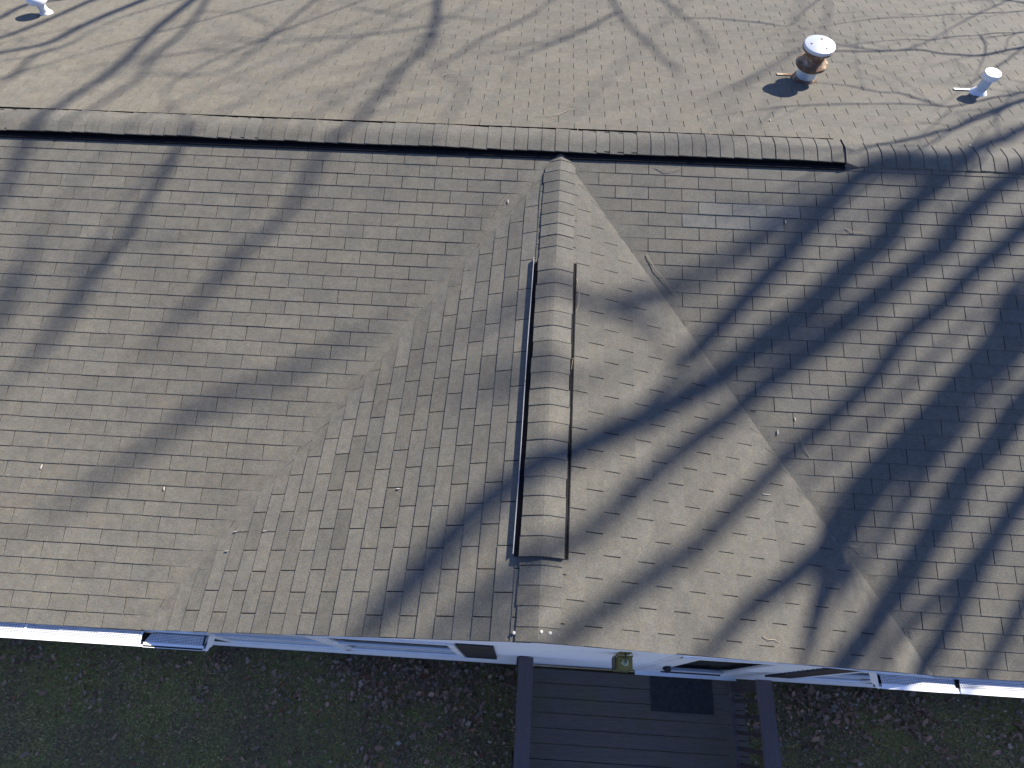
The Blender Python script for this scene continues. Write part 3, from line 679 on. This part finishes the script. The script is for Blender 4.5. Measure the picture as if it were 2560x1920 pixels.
mb = MB(); mb.box(5.38, 6.05, 0.15, 0.17, -2.2, -0.35); hb(mb, 'inner_door', M['room'], door)
mb = MB(); mb.box(5.325, 5.365, 0.045, 0.088, -1.42, -1.30); mb.box(5.30, 5.33, 0.055, 0.080, -1.37, -1.355); mb.box(5.335, 5.355, 0.030, 0.046, -1.40, -1.32); hb(mb, 'handle', M['shutter'], door)
mb = MB(); mb.tube([(5.40, 0.070, -1.93), (6.02, 0.070, -1.93)], [0.008, 0.008], 8); hb(mb, 'closer', M['shutter'], door)

# ---- brass wall lantern left of the door
lc = Vector((4.748, 0.022, -0.20))
lamp = tag(to_house(empty('wall_lamp')), 'square brass lantern beside the door')
mb = MB(); s_ = 0.062
mb.box(lc.x-s_, lc.x+s_, lc.y-s_, lc.y+s_-0.01, -0.225, -0.215); mb.box(lc.x-s_*0.8, lc.x+s_*0.8, lc.y-s_*0.8, lc.y+s_*0.6, -0.215, -0.205)
mb.lathe([(0.045, 0), (0.047, 0.006), (0.040, 0.010), (0.034, 0.006)], (lc.x, lc.y, -0.205), 32)
for sx, sy in ((-1,-1),(1,-1),(-1,1),(1,1)): mb.box(lc.x+sx*s_-0.006, lc.x+sx*s_+0.006, lc.y+sy*(s_-0.012)-0.006, lc.y+sy*(s_-0.012)+0.006, -0.42, -0.22)
mb.box(lc.x-s_, lc.x+s_, lc.y-s_, lc.y+s_-0.01, -0.43, -0.42)
mb.box(lc.x-0.05, lc.x+0.05, YW-0.018, YW+0.0, -0.36, -0.16)
o = mb.build('lamp_body', M['brass'], lamp, True)
mb = MB(); mb.lathe([(0.030, 0), (0.030, 0.010), (0.022, 0.020), (0.006, 0.025)], (lc.x, lc.y, -0.203), 28); mb.build('lamp_glass', M['lampglass'], lamp, True)
mb = MB(); mb.tube([(lc.x, YW-0.015, -0.18), (lc.x, lc.y+0.03, -0.165), (lc.x, lc.y, -0.18)], [0.008]*3, 8); mb.box(lc.x-s_-0.014, lc.x-s_-0.009, lc.y-s_+0.005, lc.y+s_-0.02, -0.42, -0.22); mb.build('lamp_bracket', M['brassdark'], lamp)
lamp.parent = house

# ---- roof vents
def on_back(x, y): return Vector((x, y, ZA - (y-YA)*tan(TB)))
b0 = on_back(6.645, 5.815)
mb = MB(); mb.lathe([(0.104, -0.04), (0.104, 0.20), (0.100, 0.30)], b0, 48)
flue = hb(mb, 'flue_vent', M['galv'], None, True); flue['label'] = 'wide metal flue with rusty collar and round cap'
mb = MB(); mb.lathe([(0.142, -0.03), (0.134, 0.0), (0.116, 0.045), (0.107, 0.055)], b0, 40)
o = b0 + Vector((-0.275, 0.06, -0.062)); 
mb.obox(o - Vector((0, 0, -0.058)), Vector((1, 0, 0)), Vector((0, cos(TB), -sin(TB))), n_b, 0.20, 0.05, 0.004)
hb(mb, 'flashing', M['rusty'], flue, True)
mb = MB(); mb.lathe([(0.106, 0.150), (0.140, 0.160), (0.158, 0.176), (0.162, 0.190), (0.160, 0.206), (0.148, 0.214), (0.120, 0.232), (0.106, 0.255), (0.100, 0.300), (0.106, 0.330), (0.132, 0.350)], b0, 48)
hb(mb, 'storm_collar', M['rusty'], flue, True)
mb = MB(); mb.lathe([(0.140, 0.358), (0.154, 0.360), (0.157, 0.366), (0.157, 0.394), (0.154, 0.399), (0.149, 0.401), (0.02, 0.406)], b0, 56)
fc = hb(mb, 'vent_cap', M['capmetal'], flue, True)
mb = MB(); mb.lathe([(0.150, 0.350), (0.1600, 0.354), (0.1605, 0.366), (0.156, 0.370)], b0, 48); hb(mb, 'cap_rim', M['rusty'], flue, True)
for sx_, sy_ in ((0.027, 0.080), (-0.088, -0.002), (0.052, -0.070)):
    mb = MB(); mb.lathe([(0.0115, 0), (0.011, 0.004), (0.005, 0.007)], b0 + Vector((sx_, sy_, 0.402)), 12)
    hb(mb, 'screw', M['screw'], flue)
# small pipe on the right
b1 = on_back(8.415, 5.655)
mb = MB(); mb.lathe([(0.052, -0.03), (0.050, 0.20)], b1, 36)
p1 = hb(mb, 'vent_pipe', M['blotchpvc'], None, True); p1['label'] = 'slim capped pipe at the right'
mb = MB(); mb.lathe([(0.076, 0.186), (0.081, 0.189), (0.082, 0.238), (0.078, 0.243), (0.01, 0.245)], b1, 44); hb(mb, 'vent_cap', M['pvc'], p1, True)
mb = MB(); mb.lathe([(0.098, -0.03), (0.092, 0.002), (0.066, 0.036), (0.053, 0.05)], b1, 36); mb.obox(b1 + Vector((-0.235, 0.035, 0.006)), Vector((1, 0, 0)), Vector((0, cos(TB), -sin(TB))), n_b, 0.18, 0.035, 0.004); hb(mb, 'flashing', M['pvc'], p1, True)
# left pipe with a wide round cap
b2 = on_back(-2.19, 6.74)
mb = MB(); mb.lathe([(0.050, -0.03), (0.048, 0.18)], b2, 36)
p2 = hb(mb, 'vent_pipe', M['pvc'], None, True); p2['label'] = 'white domed pipe at the far left'
mb = MB(); mb.lathe([(0.100, 0.150), (0.112, 0.156), (0.116, 0.185), (0.108, 0.215), (0.085, 0.235), (0.045, 0.248), (0.01, 0.252)], b2, 44); hb(mb, 'vent_cap', M['pvc'], p2, True)
mb = MB(); mb.lathe([(0.080, -0.03), (0.074, 0.01), (0.055, 0.035)], b2, 36); hb(mb, 'flashing', M['pvc'], p2, True)

# ------------------------------------------------------------ porch deck
deck = tag(empty('wooden_porch', (5.1, -0.9, -3.0)), 'small slate stained wooden porch with railings below the gable door', 'porch')
def db(mb, name, mat, parent=None):
    o = mb.build(name, mat); o.parent = deck if parent is None else parent
    if parent is None: o.location = (-5.1, 0.9, 3.0)
    return o
mb = MB(); ZD = -2.32
y = 0.045
while y > -1.75:
    mb.box(4.02, 6.375 + random.uniform(-0.004, 0.004), y-0.1365, y, ZD-0.028, ZD - random.uniform(0, 0.002)); y -= 0.1435
mb_bev = db(mb, 'deck_board', M['deck'])
md = mb_bev.modifiers.new('b', 'BEVEL'); md.width = 0.003; md.segments = 1
mb = MB()
for yy in (0.03, -0.80, -1.66): mb.box(4.03, 6.36, yy-0.04, yy, ZD-0.20, ZD-0.03)
for xx in (4.03, 6.32): mb.box(xx, xx+0.04, -1.6, -0.01, ZD-0.20, ZD-0.031)
db(mb, 'joist', M['railbrown'])
def railing(x, xb, lab, x_cap0, x_cap1, ytop):
    mb = MB(); mb.box(x_cap0, x_cap1, -1.75, ytop, -1.336, -1.300); o = db(mb, 'handrail', M['rail']); o['label'] = lab
    m = o.modifiers.new('b', 'BEVEL'); m.width = 0.006; m.segments = 2
    mb = MB(); mb.box(xb-0.02, xb+0.02, -1.70, 0.03, -2.23, -2.195); db(mb, 'bottom_rail', M['rail'])
    mb = MB(); mb.box(xb-0.017, xb+0.017, -1.70, ytop, -1.42, -1.337); db(mb, 'top_rail', M['railbrown'])
    for yy in (ytop-0.045, -0.85, -1.72):
        p = MB(); p.box(xb+0.021 if x > 5 else xb-0.111, xb+0.111 if x > 5 else xb-0.021, yy-0.045, yy+0.045, -3.0, -1.337)
        db(p, 'post', M['railbrown'])
    yy = -0.155
    while yy > -1.68:
        if abs(yy+0.85) > 0.05:
            p = MB(); p.box(xb+0.018, xb+0.054, yy-0.018, yy+0.018, -2.26, -1.345); db(p, 'baluster', M['railbrown'])
        yy -= 0.146
railing(6.23, 6.215, 'right handrail', 6.168, 6.312, 0.02)
railing(3.98, 4.00, 'left handrail with a worn top', 3.905, 4.048, 0.085)

dm = MB(); dm.box(5.365, 6.035, -0.30, 0.04, ZD+0.001, ZD+0.012)
for i in range(26): dm.box(5.385+i*0.0245, 5.397+i*0.0245, -0.285, 0.025, ZD+0.012, ZD+0.015)
tag(dm.build('doormat', M['mat']), 'black ribbed rubber doormat on the porch boards in front of the door', 'doormat')

# ------------------------------------------------------------ ground, grass, leaves
ZGD = -3.0
mb = MB()
def gz(x, y): return ZGD + 0.012*sin(x*1.7+y) + 0.010*sin(y*2.9-x*0.8)
N = 60; xs = [-3.5 + 16*i/N for i in range(N+1)]; ys = [-4 + 4.6*i/24 for i in range(25)]
for i in range(N):
    for j in range(24):
        q = [(xs[i], ys[j]), (xs[i+1], ys[j]), (xs[i+1], ys[j+1]), (xs[i], ys[j+1])]
        mb.face([(a, b, gz(a, b)) for a, b in q])
def far(a, b): mb.face([(a[0], a[1], ZGD-0.004), (b[0], a[1], ZGD-0.004), (b[0], b[1], ZGD-0.004), (a[0], b[1], ZGD-0.004)])
far((-400, -400), (400, -3.99)); far((-400, 0.59), (400, 400)); far((-400, -3.99), (-3.49, 0.59)); far((12.49, -3.99), (400, 0.59))
tag(mb.build('ground', M['ground'], None, True), None, None, None, 'structure')
mb = MB(); rg = random.Random(3)
def in_deck(x, y): return 4.02 < x < 6.36 and y < 0.08
def patch(x, y): return 0.5 + 0.5*sin(x*1.9+sin(y*2.3)*1.3)*sin(y*3.1+x*0.7)
for _ in range(90000):
    x = rg.uniform(-2.9, 10.9); y = rg.uniform(-1.75, 0.08)
    if in_deck(x, y) and not x > 6.2: continue
    p = patch(x, y)
    if rg.random() > 0.55 + 0.45*p: continue
    if y > -0.12 and rg.random() < 0.6: continue
    a = rg.uniform(0, 2*pi); L = rg.uniform(0.015, 0.06); wd = rg.uniform(0.0014, 0.0036); ln = rg.uniform(0.3, 1.0)
    z = gz(x, y); dx, dy = cos(a), sin(a)
    k = rg.uniform(0.6, 1.4); r_ = rg.random()*(0.75 + 0.45*p)
    if r_ < 0.74: c = (0.27*k, 0.29*k, 0.085*k)
    elif r_ < 0.92: c = (0.55*k, 0.43*k, 0.19*k)
    else: c = (0.60*k, 0.50*k, 0.28*k)
    mb.face([(x-dy*wd, y+dx*wd, z), (x+dy*wd, y-dx*wd, z), (x+dx*L*ln, y+dy*L*ln, z+L*(1.05-ln*0.7))], c)
tag(mb.build('lawn_grass', M['grass']), 'short patchy green lawn grass below the eaves', 'grass', None, 'stuff')
# oak and other leaves (drifts, thicker by the wall)
def oak(L):
    pts = []; lob = [(0, .015), (.16, .03), (.22, .20), (.30, .06), (.42, .34), (.50, .08), (.66, .38), (.74, .09), (.86, .20), (.92, .05), (1.0, .0)]
    for t_, w_ in lob: pts.append((t_*L, w_*L))
    for t_, w_ in reversed(lob[1:-1]): pts.append((t_*L, -w_*L))
    return pts
def oval(L): return [(L*(0.5-0.5*cos(pi*i/5)), 0.30*L*sin(pi*i/5)) for i in range(6)] + [(L*(0.5-0.5*cos(pi*i/5)), -0.30*L*sin(pi*i/5)) for i in range(4, 0, -1)]
mb = MB()
for _ in range(17000):
    x = rg.uniform(-2.9, 10.9)
    y = 0.07 - abs(rg.gauss(0, 0.42)) if rg.random() < 0.60 else rg.uniform(-1.7, 0.05)
    if y < -1.75 or (in_deck(x, y) and not x > 6.3): continue
    dens = 0.26 + 0.90*math.exp(-((x-3.1)/1.2)**2) + 0.5*math.exp(-((x-7.6)/1.4)**2)
    if rg.random() > dens * (0.35 + 1.1*(0.5+0.5*sin(x*4.1+1.3*sin(y*5.0))*sin(y*6.3+x*1.7))): continue
    L = rg.uniform(0.025, 0.10)*rg.choice([0.5, 0.7, 1]); sh = oak(L) if rg.random() < 0.88 else oval(L*0.5)
    a = rg.uniform(0, 2*pi); tx, ty = rg.gauss(0, 0.55), rg.gauss(0, 0.55); cu = rg.uniform(-16, 16); z = gz(x, y) + rg.uniform(0.01, 0.045)
    k = rg.uniform(0.5, 1.3); r_ = rg.random()
    if r_ < 0.66: c = (0.27*k, 0.165*k, 0.115*k)
    elif r_ < 0.87: c = (0.25*k, 0.19*k, 0.145*k)
    elif r_ < 0.955: c = (0.24*k, 0.115*k, 0.06*k)
    elif r_ < 0.995: c = (0.20*k, 0.16*k, 0.13*k)
    else: c = (0.34, 0.31, 0.28)
    V = [(x+cos(a)*u-sin(a)*v, y+sin(a)*u+cos(a)*v, z+tx*u+ty*v+cu*v*v-cu*0.4*(u-L/2)**2) for u, v in sh]
    cen = (x+cos(a)*L*0.4, y+sin(a)*L*0.4, z+tx*L*0.4)
    for i in range(len(V)): mb.face([cen, V[i], V[(i+1) % len(V)]], c)
for _ in range(26):
    x = rg.uniform(4.1, 6.3); y = rg.uniform(-1.5, 0.0); L = rg.uniform(0.012, 0.035); a = rg.uniform(0, 2*pi); z = ZD + 0.006
    V = [(x+cos(a)*u-sin(a)*v, y+sin(a)*u+cos(a)*v, z+0.004*rg.random()) for u, v in oval(L)]
    mb.face(V, (0.16, 0.12, 0.10))
tag(mb.build('leaf_litter', M['leaf']), 'brown and grey fallen oak leaves strewn over the lawn along the wall', 'fallen leaves', None, 'stuff')

# ------------------------------------------------------------ twigs and wood chips lying on the roof
def roof_z(x, y):
    if y > YA: return ZA - (y-YA)*tan(TB)
    return max(y*tan(TH), ZG - abs(x - xr(y))*tan(PH)) if y < 4.3 else y*tan(TH)
def twig(pts, r, label, forks=(), lift=0.010):
    mb = MB(); r *= 0.75
    def sub(pp):
        out = []
        for (a, b) in zip(pp[:-1], pp[1:]):
            for i in range(4):
                t_ = i/4; out.append((a[0]+(b[0]-a[0])*t_+random.gauss(0, 0.0015), a[1]+(b[1]-a[1])*t_+random.gauss(0, 0.0015)))
        out.append(pp[-1]); return out
    for j, pp in enumerate([pts]+list(forks)):
        q = sub(pp); n_ = len(q)
        mb.tube([(x, y, roof_z(x, y)+lift+0.008*sin(pi*i/n_)) for i, (x, y) in enumerate(q)], [r*(1-0.6*i/n_) * (0.7 if j else 1) for i in range(n_)], 6)
    return tag(mb.build('twig', M['twig']), label, 'twig', 'twigs fallen on the roof')
twig([(4.852, 3.302), (4.925, 3.171), (5.017, 3.069), (5.109, 2.94)], 0.0045, 'long thin straight twig lying beside the right valley of the gable')
twig([(4.155, 4.974), (3.991, 4.826), (3.90, 4.80), (3.78, 4.79)], 0.004, 'pale curved twig just behind the main ridge vent near the middle')
twig([(4.936, 4.165), (5.017, 4.126), (5.08, 4.125), (5.16, 4.156)], 0.004, 'curved twig tucked in front of the main ridge vent, right of the gable', lift=0.018)
twig([(6.63, 3.640), (6.695, 3.601), (6.80, 3.603)], 0.004, 'small forked pale twig on the shingles right of the lighter patch', forks=([(6.62, 3.585), (6.66, 3.600), (6.70, 3.598)],))
twig([(5.600, 0.200), (5.64, 0.180), (5.686, 0.185), (5.735, 0.172)], 0.004, 'short twig near the front edge of the gable above the door')
twig([(6.479, 0.953), (6.542, 0.94), (6.566, 0.898)], 0.0035, 'hooked twig at the lower part of the right valley')
twig([(6.897, 0.359), (6.916, 0.339), (6.924, 0.310)], 0.0035, 'tiny bent twig near the right gutter end')
twig([(4.215, 2.86), (4.240, 2.731), (4.236, 2.60), (4.215, 2.53)], 0.004, 'bowed twig leaning on the right side of the gable ridge vent', lift=0.02)
twig([(2.77, 5.54), (2.816, 5.575), (2.90, 5.62)], 0.0045, 'crumbled pale twig on the back slope left of the middle', forks=([(2.82, 5.53), (2.87, 5.56)],))
twig([(1.92, 6.42), (1.957, 6.47), (1.965, 6.52)], 0.003, 'thin hooked twig high on the sunlit back slope')
twig([(4.185, 1.99), (4.19, 2.05), (4.20, 2.09)], 0.003, 'little crooked twig beside the right lip of the gable ridge vent', lift=0.016)
twig([(6.20, 1.62), (6.155, 1.70), (6.13, 1.78)], 0.003, 'thin twig crossing the right valley at mid height')
twig([(3.47, 3.62), (3.53, 3.74), (3.585, 3.82)], 0.0025, 'hair thin twig near the top of the left valley')
def chip(x, y, L, wd, a, label):
    mb = MB(); L *= 0.8; wd *= 0.65; c, s = cos(a), sin(a)
    P = [(-L/2, -wd*0.3), (-L*0.1, -wd/2), (L/2, -wd*0.25), (L*0.45, wd*0.4), (0, wd/2), (-L*0.45, wd*0.3)]
    pt = lambda u, v, h: (x+c*u-s*v, y+s*u+c*v, roof_z(x+c*u-s*v, y+s*u+c*v)+h)
    mb.face([pt(u, v, 0.014) for u, v in P]); 
    for i in range(6):
        a_, b_ = P[i], P[(i+1) % 6]; mb.face([pt(*a_, 0.006), pt(*b_, 0.006), pt(*b_, 0.014), pt(*a_, 0.014)])
    tag(mb.build('wood_chip', M['chip']), label, 'wood chip', 'bleached chips caught in the shingle slots')
chip(6.097, 1.921, 0.034, 0.010, 1.6, 'white chip in a slot of the right front slope, upper of a close pair')
chip(5.950, 1.806, 0.050, 0.009, 1.55, 'white chip in a slot of the right front slope, lower of a close pair')
chip(-0.156, 1.197, 0.045, 0.010, 1.4, 'white chip low on the left front slope near the photo edge')
chip(0.906, 1.079, 0.036, 0.010, 1.6, 'white chip low on the left front slope between the edge and the left valley')
chip(2.919, 1.062, 0.036, 0.012, 0.0, 'white chip in a slot in the middle of the left gable slope')
chip(1.566, 0.774, 0.036, 0.010, 0.1, 'white chip right at the left valley, nearer the valley of two')
chip(1.838, 0.770, 0.036, 0.010, 0.15, 'white chip just right of the left valley, farther from the valley of two')
chip(6.101, 3.675, 0.038, 0.012, 1.5, 'white chip at the right end of the lighter shingle patch')
chip(3.586, 3.752, 0.045, 0.012, 1.6, 'white curled chip near the top of the left valley')
chip(1.531, 0.620, 0.036, 0.008, 0.0, 'thin pale chip at the bottom of the left valley')
chip(5.644, 6.332, 0.032, 0.010, 1.5, 'white speck high on the back slope between the gable and the big flue')
chip(6.095, 4.907, 0.034, 0.009, 1.6, 'white speck on the back slope just behind the main ridge vent')
chip(7.896, 4.594, 0.036, 0.011, 1.5, 'white chip on the back slope beside the plain ridge caps')
chip(5.782, 1.260, 0.090, 0.006, 0.05, 'long thin white sliver in a slot of the right gable slope')

# ------------------------------------------------------------ bare trees behind the house (their shadows fall on the roof)
TREES = {
 'A': ((22.0, 16.5), 'large bare many-limbed tree behind the right end of the house'),
 'B': ((17.2, 13.6), 'low spreading bare tree nearest the right end of the house'),
 'C': ((9.0, 15.0), 'bare tree behind the left part of the house'),
 'D': ((14.0, 18.0), 'tall bare tree behind the middle of the house'),
}
rt = random.Random(11)
def wob(p, s): return (p[0]+rt.gauss(0, s), p[1]+rt.gauss(0, s), p[2]+rt.gauss(0, s))
for key, ((tx, ty), lab) in TREES.items():
    limbs = [(t_[1], l) for t_, l in LIMBS if t_[0] == key]
    root = tag(empty('bare_tree', (tx, ty, ZGD)), lab, 'tree', 'bare trees behind the house')
    zmin = min(l[0][2] for _, l in limbs); hf = max(2.2, zmin - 1.2 - ZGD)
    mb = MB(); mb.tube([(0, 0, -0.2), (0.05, 0.02, hf*0.3), (-0.05, 0.05, hf*0.7), (0, 0, hf)], [0.42, 0.33, 0.29, 0.26], 12); mb.build('trunk', M['bark'], root, True)
    tw = MB()
    for fl, l in limbs:
        l2 = []
        for i in range(len(l)-1):
            p_0, p_1, p_2, p_3 = l[max(i-1, 0)], l[i], l[i+1], l[min(i+2, len(l)-1)]
            for t_ in (0, 1/3, 2/3):
                l2.append(tuple(0.5*((2*b_) + (-a_+c_)*t_ + (2*a_-5*b_+4*c_-d_)*t_*t_ + (-a_+3*b_-3*c_+d_)*t_**3) for a_, b_, c_, d_ in zip(p_0, p_1, p_2, p_3)))
        l2.append(l[-1])
        loc = [(x-tx, y-ty, z-ZGD, r) for x, y, z, r in l2]
        p0 = loc[0]; isfork = fl == '1'
        pts = [q[:3] for q in loc]; rs = [q[3] for q in loc]
        if not isfork:
            d = Vector(loc[0][:3]) - Vector(loc[1][:3]); d.normalize()
            ctrl = Vector(p0[:3]) + d*min(2.5, Vector((p0[0], p0[1], 0)).length*0.35)
            S0 = Vector((0, 0, hf)); conn = []
            for i in range(7):
                t_ = i/7; q = S0*(1-t_)**2 + ctrl*(2*t_*(1-t_)) + Vector(p0[:3])*t_**2; conn.append(tuple(q))
            pts = conn + pts; r1 = 0.012 if fl == '2' else max(rs[0]*1.4, 0.04)
            rs = ([0.012]*7 + [max(0.008, r_*min(1, (i+0.5)/(len(rs)*0.55))) for i, r_ in enumerate(rs)]) if fl == '2' else [r1*(1-i/7) + rs[0]*(i/7) for i in range(7)] + rs
        # thin tip
        d = Vector(pts[-1]) - Vector(pts[-2]); d.normalize()
        last = Vector(pts[-1]); 
        for i in range(1, 4): pts.append(tuple(last + d*0.3*i + Vector((0, 0, 0.1*i)))); rs.append(rs[-1]*0.42)
        mb = MB(); mb.tube(pts, rs, 8); mb.build('limb', M['bark'], root, True)
        # side twigs
        n0 = 0 if isfork else 7
        for i in range(n0, len(pts)-1):
            seg = (Vector(pts[i+1]) - Vector(pts[i])).length
            dens = TWIGS*(2.6 if key == 'B' else 1)
            for _ in range(int(seg*dens) + (1 if rt.random() < (seg*dens) % 1 else 0)):
                t_ = rt.random(); p = Vector(pts[i]).lerp(Vector(pts[i+1]), t_)
                axis = (Vector(pts[i+1]) - Vector(pts[i])).normalized()
                dirn = (axis*rt.uniform(0.3, 1.0) + Vector((rt.gauss(0, .6), rt.gauss(0, .6), rt.gauss(0.15, .6)))).normalized()
                L = rt.uniform(0.6, 2.2); r0 = min(rs[i]*0.5, rt.uniform(0.007, 0.020)); q = [p]; rr = [r0]
                for k in range(1, 6):
                    dirn = (dirn + Vector((rt.gauss(0, .22), rt.gauss(0, .22), rt.gauss(0.03, .22)))).normalized()
                    q.append(q[-1] + dirn*L/5); rr.append(r0*(1-0.15*k))
                    if k in (2, 3) and rt.random() < 0.7:
                        d2 = (dirn + Vector((rt.gauss(0, .7), rt.gauss(0, .7), rt.gauss(0, .7)))).normalized()
                        tw.tube([q[-1], q[-1]+d2*L*0.25, q[-1]+d2*L*0.45+Vector((0, 0, 0.05))], [r0*0.6, r0*0.45, r0*0.3], 4, False)
                tw.tube(q, rr, 4, False)
    tag(tw.build('twigs', M['bark'], root), None, None, None, 'stuff')
